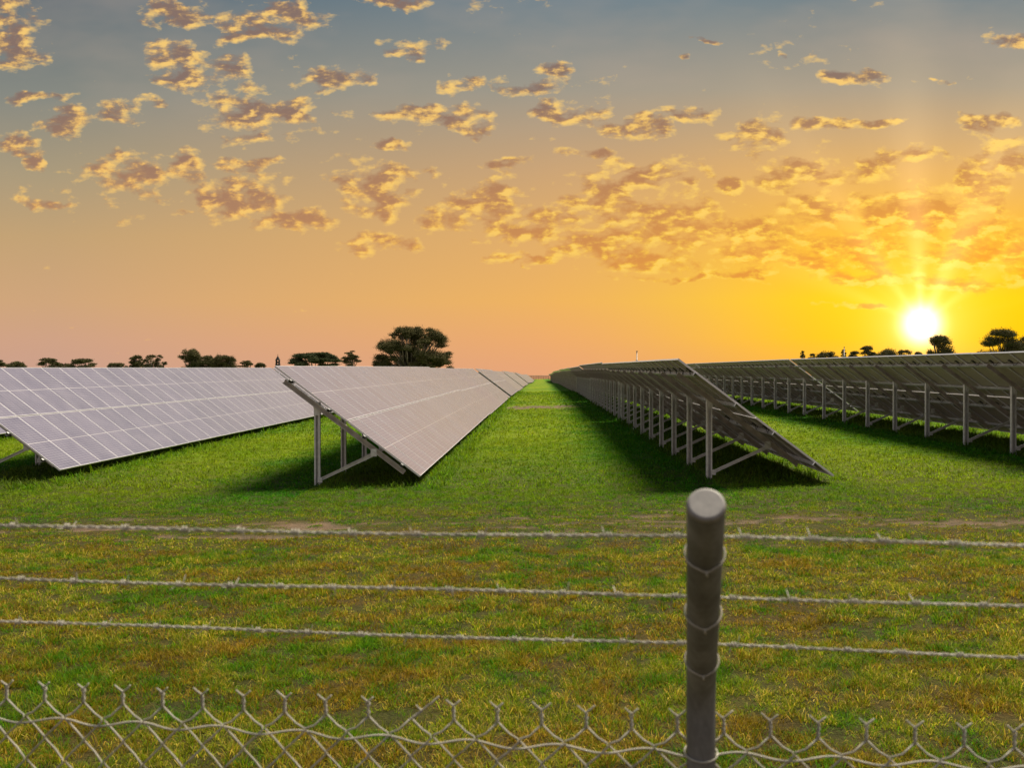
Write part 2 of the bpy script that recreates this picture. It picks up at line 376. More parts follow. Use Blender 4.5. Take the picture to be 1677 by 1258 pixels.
def axis(lo, hi, a, b, step, gr=1.12):
    v = list(np.arange(a, b + 1e-6, step)); s = step
    while v[-1] < hi: s *= gr; v.append(v[-1] + s)
    s = step; w = []; c = a
    while c > lo: s *= gr; c -= s; w.append(c)
    return np.array(w[::-1] + v)
def build_ground():
    xs = axis(-5000, 5000, -13, 15, .14); ys = axis(-60, 9000, 4, 24, .14, 1.04)
    X, Y = np.meshgrid(xs, ys); X = X.ravel(); Y = Y.ravel()
    Z = g(X, Y) + (fbm(X * .8, Y * .8, 3) - .5) * .05 * np.clip((Y - 2) / 8, 0, 1) * (Y < 400)
    sm = soil(X, Y); Z = Z - .02 * sm
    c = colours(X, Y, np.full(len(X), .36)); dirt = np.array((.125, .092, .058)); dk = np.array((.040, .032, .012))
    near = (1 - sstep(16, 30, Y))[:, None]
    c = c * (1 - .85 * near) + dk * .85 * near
    c = c * (1 - sm[:, None]) + dirt * sm[:, None] * (.8 + .4 * fbm(X * 5, Y * 5, 2))[:, None]
    nx, ny = len(xs), len(ys); I = np.arange(nx * ny).reshape(ny, nx)
    F = np.stack([I[:-1, :-1], I[:-1, 1:], I[1:, 1:], I[1:, :-1]], -1).reshape(-1, 4)
    m, t, b = mat('pasture_soil'); o = t.node('ShaderNodeNewGeometry').outputs['Position']
    at = t.node('ShaderNodeAttribute'); at.attribute_name = 'tint'
    n = t.noise(o, 9, 6, .7); nf = t.noise(o, 40, 4, .7); nb = t.noise(t.v('MULTIPLY', o, (1, .5, 1)), 1.6, 4, .6)
    c1 = t.mix(1.0, at.outputs[0], t.ramp(t.m('MULTIPLY', t.m('ADD', n, nf), .5), [(.25, (.35, .35, .35)), (.5, (1, 1, 1)), (.75, (1.75, 1.6, 1.4))]), 'MULTIPLY')
    c1 = t.mix(1.0, c1, t.ramp(nb, [(.3, (.75, .85, .8)), (.7, (1.25, 1.1, 1.1))]), 'MULTIPLY')
    t.put(b.inputs['Base Color'], c1); b.inputs['Roughness'].default_value = .95; b.inputs['Specular IOR Level'].default_value = .1
    bp = t.node('ShaderNodeBump'); bp.inputs['Strength'].default_value = .9; bp.inputs['Distance'].default_value = .08
    t.put(bp.inputs['Height'], t.m('ADD', n, t.m('MULTIPLY', nf, .5))); t.l.new(bp.outputs[0], b.inputs['Normal'])
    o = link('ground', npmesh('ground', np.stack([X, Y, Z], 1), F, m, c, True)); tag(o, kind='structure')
build_ground()
def ground_z(x, y):
    return g(x, y) + (fbm(x * .8, y * .8, 3) - .5) * .05 * np.clip((y - 2) / 8, 0, 1) - .02 * soil(x, y)

# ------------------------------------------------------------------ grass
def build_grass():
    R = np.random.RandomState(11); V = []; F4 = []; F3 = []; C = []; base = 0
    def zone(y0, y1, dens, L, wd, per=9, spread=.028, marg=1.2, flat=.9):
        nonlocal base
        # tufts over the ground wedge ahead of the fence, each a spray of blades
        A = .62 * (y1 * y1 - y0 * y0) * 1.08 + 2 * marg * (y1 - y0); nt = int(dens * A / per)
        ty = np.sqrt(R.rand(nt) * (y1 * y1 - y0 * y0) + y0 * y0); tx = (R.rand(nt) * 2 - 1) * (.60 * ty + marg) - .03 * ty
        s = soil(tx, ty); cl = fbm(tx * 2.2, ty * 2.2 + 50, 3); fine = fbm(tx * 7, ty * 7 + 5, 2)
        keep = R.rand(nt) > (s * 1.1 + .80 * (1 - sstep(.34, .56, fine)))
        tx, ty, cl = tx[keep], ty[keep], cl[keep]; nt = len(tx); tr_ = R.rand(nt); th = .6 + .8 * R.rand(nt) ** 2
        tx, ty, cl, tr_, th = [np.repeat(q, per) for q in (tx, ty, cl, tr_, th)]; n = len(tx)
        a = R.rand(n) * 2 * np.pi; rad = np.abs(R.normal(size=n)) * spread
        x = tx + np.cos(a) * rad; y = ty + np.sin(a) * rad
        ph = (x - POSTX['B']) / 8.54; ph = ph - np.floor(ph)
        tall = 1 + 1.7 * ((ph < .33) | (ph > .965)) * sstep(19.3, 20.5, y) * R.rand(n)
        band = np.exp(-((y - 14.9) / 1.3) ** 2)
        h = L * (.5 + .8 * R.rand(n)) * (.45 + 1.1 * cl) * tall * th * (1 - .45 * band)
        a = a + R.normal(size=n) * .7; b = R.rand(n) * 2 * np.pi; lean = (.25 + rad / spread * .50 + R.rand(n) * .75) * flat
        w = wd * (.6 + .8 * R.rand(n)) / 2
        dx, dy = np.cos(a), np.sin(a); sx, sy = np.cos(b) * w, np.sin(b) * w
        z = ground_z(x, y) - .004
        def pt(f, ax): 
            c = np.sin(lean * f) / np.maximum(lean, .1) ; return x + dx * h * f * np.sin(lean * f) , y + dy * h * f * np.sin(lean * f), z + h * f * np.cos(lean * f)
        p0 = (x, y, z); p1 = pt(.55, 0); p2 = pt(1.0, 0)
        vs = np.empty((n, 5, 3), np.float32)
        vs[:, 0] = np.stack([p0[0] - sx, p0[1] - sy, p0[2]], 1); vs[:, 1] = np.stack([p0[0] + sx, p0[1] + sy, p0[2]], 1)
        vs[:, 2] = np.stack([p1[0] + sx * .8, p1[1] + sy * .8, p1[2]], 1); vs[:, 3] = np.stack([p1[0] - sx * .8, p1[1] - sy * .8, p1[2]], 1)
        vs[:, 4] = np.stack(p2, 1)
        V.append(vs.reshape(-1, 3)); i = np.arange(n)[:, None] * 5 + base
        F4.append(i + np.array([[0, 1, 2, 3]])); F3.append(i + np.array([[3, 2, 4]]))
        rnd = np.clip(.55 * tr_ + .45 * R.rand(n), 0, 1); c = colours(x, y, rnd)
        jit = np.stack([x, y], 1)
        C.append(np.repeat(c, 5, axis=0)); base += n * 5
    zone(3.5, 8.5, 7600, .076, .0046, 16, .036)
    zone(8.5, 13, 4400, .070, .0062, 14, .042)
    zone(13, 20, 2000, .062, .0090, 9, .05)
    zone(20, 34, 560, .080, .017, 6, .08)
    zone(34, 60, 150, .09, .034, 4, .15)
    zone(60, 110, 34, .11, .07, 3, .2)
    V = np.concatenate(V); C = np.concatenate(C)
    m, t, b = mat('grass_blades'); at = t.node('ShaderNodeAttribute'); at.attribute_name = 'tint'
    t.put(b.inputs['Base Color'], at.outputs[0]); b.inputs['Roughness'].default_value = .6; b.inputs['Specular IOR Level'].default_value = .08
    tr = t.node('ShaderNodeBsdfTranslucent'); t.put(tr.inputs[0], t.mix(1.0, at.outputs[0], (1.5, 1.5, .9), 'MULTIPLY'))
    mx = t.node('ShaderNodeMixShader'); mx.inputs[0].default_value = .38
    t.l.new(b.outputs[0], mx.inputs[1]); t.l.new(tr.outputs[0], mx.inputs[2]); t.l.new(mx.outputs[0], t.n['Material Output'].inputs[0])
    o = link('grass', npmesh('grass', V, [np.concatenate(F4), np.concatenate(F3)], m, C))
    tag(o, 'short green, yellow and straw coloured pasture grass covering the field', 'grass', kind='stuff')
    print('grass blades', len(V) // 5)
build_grass()

# ------------------------------------------------------------------ solar tables
TILT = math.radians(37); CT, ST_ = math.cos(TILT), math.sin(TILT)
HIX, HIZ, SL = -.88, 2.62, 3.94            # high edge relative to the post line; slant length
MW, ML, PITCH = 1.0, 1.955, 1.012
def sp(s, n=0.0):                          # point on the table's cross section: s down the slope, n along the normal
    return (HIX + s * CT + n * ST_, HIZ - s * ST_ + n * CT)

def module_mesh():
    b = MB(); l, w, f, h = ML / 2, MW / 2, .0095, .040
    for a, c in (((-l, -w, -h), (l, -w + f, 0)), ((-l, w - f, -h), (l, w, 0)), ((-l, -w + f, -h), (-l + f, w - f, 0)), ((l - f, -w + f, -h), (l, w - f, 0))): b.box(a, c, 1)
    b.add([(-l + f, -w + f, -.003), (l - f, -w + f, -.003), (l - f, w - f, -.003), (-l + f, w - f, -.003)], [(0, 1, 2, 3)], 0)
    b.add([(-l + f, -w + f, -.010), (l - f, -w + f, -.010), (l - f, w - f, -.010), (-l + f, w - f, -.010)], [(3, 2, 1, 0)], 2)
    for sy in (-1, 1): b.box((-l + f, min(sy * (w - f), sy * (w - .036)), -h), (l - f, max(sy * (w - f), sy * (w - .036)), -h + .003), 1)
    me = bpy.data.meshes.new('solar_module'); me.from_pydata(b.v, [], b.f)
    for m in (M_glass, M_alu, M_back): me.materials.append(m)
    me.polygons.foreach_set('material_index', b.mi); return me
ME_MODULE = module_mesh()
def mk(fn, name, mats): b = MB(); fn(b); return b.mesh(name, mats)
# junction box with its two leads, on the back of each module near the top
ME_JB = mk(lambda b: (b.box((-.055, -.05, -.032), (.055, .05, -.0105)),
                      b.tube([(-.02, .05, -.03), (.0, .16, -.05), (.03, .27, -.045), (.0, .40, -.035)], .006, 5),
                      b.tube([(.02, -.05, -.03), (.08, -.15, -.10), (.05, -.28, -.09), (.0, -.42, -.035)], .006, 5)), 'junction_box', M_cable)
PH = 1.74                                   # post length above ground
ME_POST = mk(lambda b: (b.bar((0, 0, -.25), (0, 0, PH), [(-a, c_) for a, c_ in cprof(.085, .125, .006, .034)], up=(1, 0, 0))), 'post', M_galv)
def bracket(b):
    b.box((-.065, -.055, PH - .20), (.065, -.047, PH + .0)); b.box((-.075, -.058, PH - .04), (.060, -.0485, PH + .09))
    b.box((-.065, .047, PH - .20), (.065, .055, PH + .0)); b.box((-.075, .0485, PH - .04), (.060, .058, PH + .09))
    for z in (PH - .15, PH - .08): b.tube([(0, -.07, z), (0, .07, z)], .012, 6)
    b.tube([(.02, -.072, PH + .05), (.02, .072, PH + .05)], .014, 6)
ME_BRK = mk(bracket, 'head_bracket', M_galv)
def rafter(b):
    x0, z0 = sp(.34, -.162); x1, z1 = sp(3.62, -.162)
    b.bar((x0, 0, z0), (x1, 0, z1), cprof(.06, .105, .006, .02), up=(0, 0, 1))
ME_RAF = mk(rafter, 'rafter', M_galv_dull)
def brace(b):
    x1, z1 = sp(2.86, -.25)
    b.bar((.06, -.02, .14), (x1, -.02, z1), cprof(.045, .065, .005, .012)); 
    b.box((.03, -.06, .09), (.13, -.045, .20)); b.tube([(.08, -.075, .15), (.08, .03, .15)], .014, 6)
    b.box((x1 - .07, -.055, z1 - .04), (x1 + .06, -.044, z1 + .12)); b.tube([(x1, -.07, z1), (x1, .03, z1)], .012, 6)
ME_BRACE = mk(brace, 'brace', M_galv)
PUR_S = (.46, 1.50, 2.46, 3.48)
_pc = {}
def purlin_mesh(L):
    if L not in _pc:
        _pc[L] = mk(lambda b: b.bar((0, -.07, 0), (0, L + .04, 0), cprof(.055, .075, .004, .015), up=(0, 0, 1)), 'purlin', M_galv)
    return _pc[L]
_sc = {}
def far_mesh(nm, posts):
    key = (nm, posts)
    if key not in _sc:
        L = nm * PITCH; b = MB(); h = SL / 2
        # local frame is the table frame; sheet is placed through its four corners
        def slab(n0, n1, mi):
            c = [sp(0, n0), sp(SL, n0), sp(SL, n1), sp(0, n1)]
            b.add([(c[0][0], 0, c[0][1]), (c[1][0], 0, c[1][1]), (c[1][0], L, c[1][1]), (c[0][0], L, c[0][1])], [(0, 1, 2, 3)], mi)
        slab(0, 0, 0)
        lo = [sp(0, -.04), sp(SL, -.04)]; hi = [sp(0, -.001), sp(SL, -.001)]
        b.add([(lo[0][0], 0, lo[0][1]), (lo[1][0], 0, lo[1][1]), (lo[1][0], L, lo[1][1]), (lo[0][0], L, lo[0][1]),
               (hi[0][0], 0, hi[0][1]), (hi[1][0], 0, hi[1][1]), (hi[1][0], L, hi[1][1]), (hi[0][0], L, hi[0][1])],
              [(0, 3, 2, 1), (0, 1, 5, 4), (1, 2, 6, 5), (2, 3, 7, 6), (3, 0, 4, 7)], 1)
        for s in PUR_S:
            x, z = sp(s, -.075); b.box((x - .03, 0, z - .03), (x + .03, L, z + .03), 2)
        for k in range(posts):
            y = .6 + k * 2.75
            if y > L: break
            b.box((-.06, y - .05, -.3), (.06, y + .05, 1.78), 2)
            x0, z0 = sp(.34, -.165); x1, z1 = sp(3.62, -.165); b.bar((x0, y, z0), (x1, y, z1), [(-.03, -.06), (.03, -.06), (.03, .06), (-.03, .06)], mi=2)
            x1, z1 = sp(2.86, -.25); b.bar((.06, y, .14), (x1, y, z1), [(-.02, -.03), (.02, -.03), (.02, .03), (-.02, .03)], mi=2)
        _sc[key] = b.mesh('solar_table', [M_glass_far, M_alu, M_galv_dull])
    return _sc[key]

GROUP = 'tilted solar panel tables standing in long rows across the field'
def table(row, y0, nm, inset, label, detail=2, dz=0.0):
    px = POSTX[row]; L = nm * PITCH; xc = px + .6
    z0, z1 = float(g(xc, y0 + 1)), float(g(xc, y0 + L - 1)); sl = math.atan((z1 - z0) / (L - 2))
    z0 -= math.tan(sl)
    if detail == 0:
        t = link('solar_table', far_mesh(nm, 14), None, (px, y0, z0 + dz), (sl, 0, 0))
        return tag(t, label, 'solar array', GROUP)
    t = link('solar_table', None, None, (px, y0, z0 + dz), (sl, 0, 0)); t.empty_display_size = .3
    tag(t, label, 'solar array', GROUP)
    for r_ in (0, 1):
        s = (.0 + ML / 2) if r_ == 0 else SL - ML / 2
        x, z = sp(s, 0)
        for k in range(nm):
            o = link('solar_module', ME_MODULE, t, (x, (k + .5) * PITCH, z + random.uniform(-.002, .002)), (random.uniform(-.0016, .0016), TILT + random.uniform(-.0016, .0016), 0))
            if detail == 2:
                s2 = s - .62; xx, zz = sp(s2, 0)
                link('junction_box', ME_JB, o, (-.62, 0, 0))
    for s in PUR_S:
        x, z = sp(s, -.075); link('purlin', purlin_mesh(L), t, (x, 0, z), (0, TILT, 0))
    y = inset
    while y < L - .1:
        link('post', ME_POST, t, (0, y, 0)); link('head_bracket', ME_BRK, t, (0, y, 0))
        link('rafter', ME_RAF, t, (0, y - .085, 0)); link('brace', ME_BRACE, t, (0, y - .06, 0)); y += 2.75
    return t

ordn = ['nearest', 'second', 'third', 'fourth', 'fifth', 'sixth', 'seventh', 'eighth', 'ninth', 'tenth', 'eleventh', 'twelfth', 'thirteenth', 'fourteenth', 'fifteenth', 'sixteenth']
def nlab(i, txt): return ('%s table in the %s' % (ordn[i], txt)) if i else txt
# row left of the central aisle
table('A', 20.45, 28, .14, 'nearest table left of the grass aisle, lilac panels and open steel frame end')
table('A', 49.0, 31, .8, nlab(1, 'row along the left side of the aisle, panel faces seen'), 1, -.05)
y = 83.2
for i, n in enumerate((28, 28, 28, 28)):
    table('A', y, n, .7, nlab(2 + i, 'row along the left side of the aisle'), 1 if i == 0 else 0, -.12 if i % 2 else -.02); y += n * PITCH + .35
y += 3
for i in range(6):
    table('A', y, 28, .7, nlab(6 + i, 'row along the left side of the aisle'), 0); y += 29
# rows further left
table('L1', 21.75, 28, .5, 'nearest table of the second row left of the aisle, low corner near left edge', 1)
y = 50.4
for i in range(3):
    table('L1', y, 26, .7, nlab(1 + i, 'second row left of the aisle'), 1 if i == 0 else 0); y += 26.7
table('L2', 23.5, 28, .5, 'table farthest to the left, only its low edge seen behind the second row', 1)
table('L2', 52.3, 26, .5, 'second table of the leftmost row, behind the other left rows', 0)
# rows right of the aisle
table('B', 19.5, 24, 1.5, 'nearest table right of the grass aisle, seen from behind, first steel post behind fence post')
y = 44.15
for i in range(12):
    table('B', y, 26, .8, nlab(1 + i, 'row along the right side of the aisle, undersides seen'), 1 if i < 2 else 0, (.05, -.03, 0)[i % 3]); y += 26.75 + (2 if i == 5 else 0)
table('C', 18.4, 25, 1.15, 'nearest table of the far right row, dark underside running to the right edge')
y = 44.0
for i in range(5):
    table('C', y, 26, .6, nlab(1 + i, 'second row right of the aisle, undersides seen'), 2 if i == 0 else (1 if i < 2 else 0)); y += 26.6

# ------------------------------------------------------------------ trees
def leaf_mat(name, c1, c2):
    m, t, b = mat(name); o = t.node('ShaderNodeTexCoord').outputs['Object']
    n = t.noise(o, .55, 3, .6); at = t.node('ShaderNodeAttribute'); at.attribute_name = 'tint'
    t.put(b.inputs['Base Color'], t.mix(1.0, t.mix(t.mr(n, .35, .65), c1, c2), at.outputs[0], 'MULTIPLY')); b.inputs['Roughness'].default_value = .8
    b.inputs['Specular IOR Level'].default_value = .1
    return m
M_leaf = leaf_mat('gum_leaves', (.060, .058, .020), (.120, .105, .040))
M_leaf2 = leaf_mat('dark_cypress_leaves', (.040, .052, .022), (.075, .085, .034))
M_bark = simple('bark', (.20, .16, .12), .9, 0, .3, 2)
def tree(px, ytop, wpx, dist, style, label, seed, cat='tree', ybase=None, dens=1.0):
    R = np.random.RandomState(seed); rr = random.Random(seed)
    pt = P(px, YH, dist); gx, gy = pt.x, pt.y; gz = float(g(gx, gy))
    H = CH + (YH - ytop) / FP * dist - gz; Wd = wpx / FP * dist
    t = link('gum_tree' if style == 'gum' else ('cypress_tree' if style == 'cypress' else 'tree'), None, None, (gx, gy, gz)); tag(t, label, cat, 'trees on the horizon beyond the panels')
    cl = []; zb = min(.8, max(.2, (CH + (YH - 603) / FP * dist - gz) / H))
    n = {'gum': 105 if Wd > 18 else 46, 'round': 44, 'cypress': 60, 'umbrella': 26}[style]
    for i in range(n):
        a = rr.uniform(0, 2 * math.pi); q = math.sqrt(rr.random())
        zt = zb + (1 - zb) * math.sqrt(max(0.0, 1 - q ** 2.4)); r = q
        if style == 'cypress': zc = zt - rr.uniform(0, .30) * (1 - zb)
        elif style == 'umbrella': zc = zb + (zt - zb) * rr.uniform(.55, 1)
        else: zc = rr.uniform(zb * .75, zt) if i % 3 else zt
        sz = {'gum': rr.choice((rr.uniform(.03, .06), rr.uniform(.05, .10))), 'round': rr.uniform(.09, .17), 'cypress': rr.uniform(.07, .13), 'umbrella': rr.uniform(.10, .17)}[style] * Wd
        sz = min(sz, max(H * (1 - zb) * .42, .05 * H))
        R0 = Wd / 2 - sz * .8
        cl.append((Vector((math.cos(a) * r * R0, math.sin(a) * r * R0 * .8, min(zc * H, H - sz * .55))), sz))
    if style in ('gum', 'round'):
        for i in range(9):
            a = rr.uniform(0, 2 * math.pi); q = rr.uniform(.1, .72); zt = zb + (1 - zb) * math.sqrt(1 - q * q)
            sz = min(.15 * Wd, .30 * H * (1 - zb) + .05 * H); cl.append((Vector((math.cos(a) * q * Wd / 2, math.sin(a) * q * Wd * .4, H * rr.uniform(zb * .75, max(zb * .76, zt * .80)))), sz))
    # one clump touches the top
    cl.append((Vector((rr.uniform(-.1, .1) * Wd, 0, H - min(.12 * Wd, .4 * (1 - zb) * H) * .62)), min(.12 * Wd, .4 * (1 - zb) * H)))
    V = []; lf = dist / 1560 * 1.5; flat = {'gum': .72, 'round': .8, 'cypress': .36, 'umbrella': .42}[style]
    for c, sz in cl:
        k = int(dens * 26 * (sz / lf) ** 2) + 40
        d = R.normal(size=(k, 3)); d /= np.linalg.norm(d, axis=1)[:, None]
        d[:, 2] = np.where(d[:, 2] < 0, d[:, 2] * .55, d[:, 2]); r = sz * (R.rand(k) ** .4)[:, None] * (1 + .20 * R.normal(size=(k, 1)))
        p = np.array(c) + d * r * np.array((1, 1, flat * rr.uniform(.7, 1.25))); p = p[p[:, 2] > .08 * H]
        V.append(p)
    p = np.concatenate(V); k = len(p)
    a = R.normal(size=(k, 3)); a /= np.linalg.norm(a, axis=1)[:, None]; b2 = np.cross(a, R.normal(size=(k, 3))); b2 /= np.linalg.norm(b2, axis=1)[:, None]
    s = lf * (.5 + .8 * R.rand(k))[:, None]
    q = np.stack([p - a * s * .5, p + b2 * s * .32, p + a * s * .5, p - b2 * s * .32], 1).reshape(-1, 3)
    F = np.arange(k * 4).reshape(-1, 4); tint = np.repeat(.65 + .7 * R.rand(k, 1), 4, axis=0) * np.ones((1, 3))
    link('crown', npmesh('crown', q, F, M_leaf2 if style == 'cypress' else M_leaf, tint), t)
    b = MB(); r0 = .035 * H + .06; fork = Vector((rr.uniform(-.04, .04) * Wd, 0, H * (.22 if style != 'umbrella' else .35)))
    b.tube([(0, 0, -.3), fork * .5 + Vector((.02 * Wd, 0, 0)), fork], [r0 * 1.25, r0, r0 * .8], 8)
    for c, sz in cl[:: (1 if style in ('gum', 'umbrella') else 3)]:
        m_ = fork.lerp(c, .5) + Vector((rr.uniform(-.05, .05) * Wd, rr.uniform(-.05, .05) * Wd, -.05 * H))
        b.tube([fork - Vector((0, 0, .03 * H)), m_, c], [r0 * .5, r0 * .3, r0 * .1], 5)
    link('trunk', b.mesh('trunk', M_bark), t)
    return t
tree(678, 537, 138, 280, 'gum', 'biggest gum tree, broad dark crown rising well above the left panels', 5, dens=1.3)
tree(517, 576, 92, 270, 'cypress', 'low spreading dark cypress with flat layered top, beside the big gum tree', 8, dens=1.4)
tree(575, 573, 36, 290, 'umbrella', 'small airy tree with thin forked trunks between cypress and big gum tree', 3)
L = [(-8, 588, 40, 'umbrella', 'flat crowned tree cut by the left edge of the photo'), (27, 593, 34, 'round', 'low bushy tree just right of the left edge tree'), (80, 586, 40, 'umbrella', 'umbrella shaped tree standing alone, left of its open crowned twin'),
     (137, 587, 48, 'umbrella', 'wide umbrella tree with gaps in its crown, left of the long tree belt'), (108, 596, 34, 'round', 'tiny low bush between the two umbrella trees'), (192, 595, 34, 'round', 'lowest bushy tree at the left end of the long tree belt'),
     (224, 583, 28, 'round', 'round tree left of the paler airy gum in the tree belt'), (252, 581, 44, 'gum', 'airy gum tree with forked stems in the middle of the tree belt'), (312, 574, 46, 'round', 'tallest tree of the left belt, with a pointed bushy top'),
     (340, 584, 40, 'round', 'rounded tree right of the tallest one in the left belt'), (368, 583, 46, 'round', 'broad round tree at the right end of the dense belt'), (403, 590, 26, 'umbrella', 'thin see through tree right of the dense belt'),
     (426, 595, 20, 'round', 'tiny dark bush left of the bell tower')]
for i, (x, yt, w, st, lb) in enumerate(L): tree(x, yt, w, 250 + (i * 37) % 50, st, lb, 20 + i)
Rr = [(1314, 575, 11, 'round', 'tiny narrow tree at the left end of the right hand tree line'), (1330, 580, 16, 'round', 'small low bush second in the right hand tree line'), (1355, 577, 44, 'round', 'low rounded clump of trees left of the slim mast'),
      (1382, 573, 13, 'round', 'narrow bushy tree beside the slim mast'), (1401, 576, 30, 'round', 'low tree right of the slim mast'), (1421, 567, 32, 'round', 'small dome shaped tree standing highest between mast and sun'), (1452, 573, 50, 'round', 'wide low tree left of the sun'),
      (1482, 574, 34, 'round', 'low tree directly under the left side of the sun'), (1504, 577, 22, 'round', 'smallest bush right under the sun'), (1540, 551, 56, 'round', 'round tree beside the setting sun, washed by its light'),
      (1640, 541, 76, 'round', 'large gum tree with gappy crown at the right edge'), (1690, 548, 62, 'round', 'gum tree cut off by the right edge of the photo')]
for i, (x, yt, w, st, lb) in enumerate(Rr): tree(x, yt, w, 240 + (i * 29) % 40, st, lb, 60 + i)

# ------------------------------------------------------------------ far small structures
M_dark = simple('weathered_dark_timber', (.035, .028, .026), .8, 0, .3, 1.5)
M_rust = simple('brown_fence_timber', (.19, .12, .075), .85, 0, .35, .6)
def bell_tower():
    p = P(455, YH, 330); z = float(g(p.x, p.y)); k = 330 / FP
    top = CH + (YH - 580) * k - z; eave = CH + (YH - 590) * k - z; sill = CH + (YH - 597) * k - z; w = 3.2 * k
    t = link('bell_tower', None, None, (p.x, p.y, z)); tag(t, 'slim dark bell tower with pointed roof left of the cypress', 'tower')
    b = MB(); b.box((-w, -w, -.3), (w, w, sill)); b.box((-w * 1.25, -w * 1.25, sill), (w * 1.25, w * 1.25, sill + .12)); link('shaft', b.mesh('shaft', M_dark), t)
    b = MB()
    for sx in (-1, 1):
        for sy in (-1, 1): b.box((sx * w * .72 - .14, sy * w * .72 - .14, sill + .12), (sx * w * .72 + .14, sy * w * .72 + .14, eave))
    link('belfry', b.mesh('belfry', M_dark), t)
    b = MB(); e = w * 1.1; m_ = (eave + top) / 2 - .15
    b.add([(-e, -e, eave), (e, -e, eave), (e, e, eave), (-e, e, eave), (-e*.45, -e*.45, m_), (e*.45, -e*.45, m_), (e*.45, e*.45, m_), (-e*.45, e*.45, m_), (0, 0, top - .5)],
          [(0, 3, 2, 1), (0, 1, 5, 4), (1, 2, 6, 5), (2, 3, 7, 6), (3, 0, 4, 7), (4, 5, 8), (5, 6, 8), (6, 7, 8), (7, 4, 8)])
    b.tube([(0, 0, top - .7), (0, 0, top)], .05, 5); b.box((-.2, -.04, top - .3), (.2, .04, top - .22)); link('roof', b.mesh('roof', M_dark), t)
    b = MB(); zc = (sill + eave) / 2
    b.tube([(0, 0, zc - .3), (0, 0, zc - .05), (0, 0, zc + .2), (0, 0, zc + .32)], [.34, .26, .18, .05], 10); link('bell', b.mesh('bell', M_dark), t)
bell_tower()
def mast(px, ytop, dist, r, label, name='utility_pole', yb=None):
    p = P(px, YH, dist); z = float(g(p.x, p.y)); H = CH + (YH - ytop) / FP * dist - z
    b = MB(); b.tube([(0, 0, -.3), (0, 0, H * .75), (0, 0, H * .752), (0, 0, H)], [r, r, r * .7, r * .6], 8); b.box((-r * 1.5, -r * 1.3, H * .70), (r * 1.5, r * 1.3, H * .74))
    b.box((-r * .9, -r * .9, H), (r * .9, r * .9, H + .12))
    tag(link(name, b.mesh(name, M_galv_dull), None, (p.x, p.y, z)), label, 'pole')
mast(1043, 576, 150, .13, 'single thin pole rising above the near right row of panels')
mast(1382.5, 569, 235, .16, 'slim mast behind the right hand tree line, left of the sun')
def far_fence():
    t = link('boundary_fence', None, None, (0, 0, 0)); Y0 = 470; x0, x1 = -30, 26
    p = P(900, YH, Y0); t.location = (0, p.y, float(g(0, p.y)))
    b = MB(); b2 = MB(); top = CH - (615.5 - YH) / FP * Y0 - t.location.z
    x = x0
    while x < x1: b.box((x - .10, -.1, -.3), (x + .10, .1, top)); x += 1.2
    x = x0
    for k in range(5): b2.box((x0, -.02, .25 + k * (top - .35) / 4.2), (x1, .03, .38 + k * (top - .35) / 4.2))
    b3 = MB(); b3.box((x0, -.16, top + .001), (x1, .16, top + .12))
    link('post', b.mesh('post', M_rust), t); link('rail', b2.mesh('rail', M_rust), t); link('top_rail', b3.mesh('top_rail', M_alu), t)
    tag(t, 'low brown timber fence closing the far end of the grass aisle', 'fence')
far_fence()

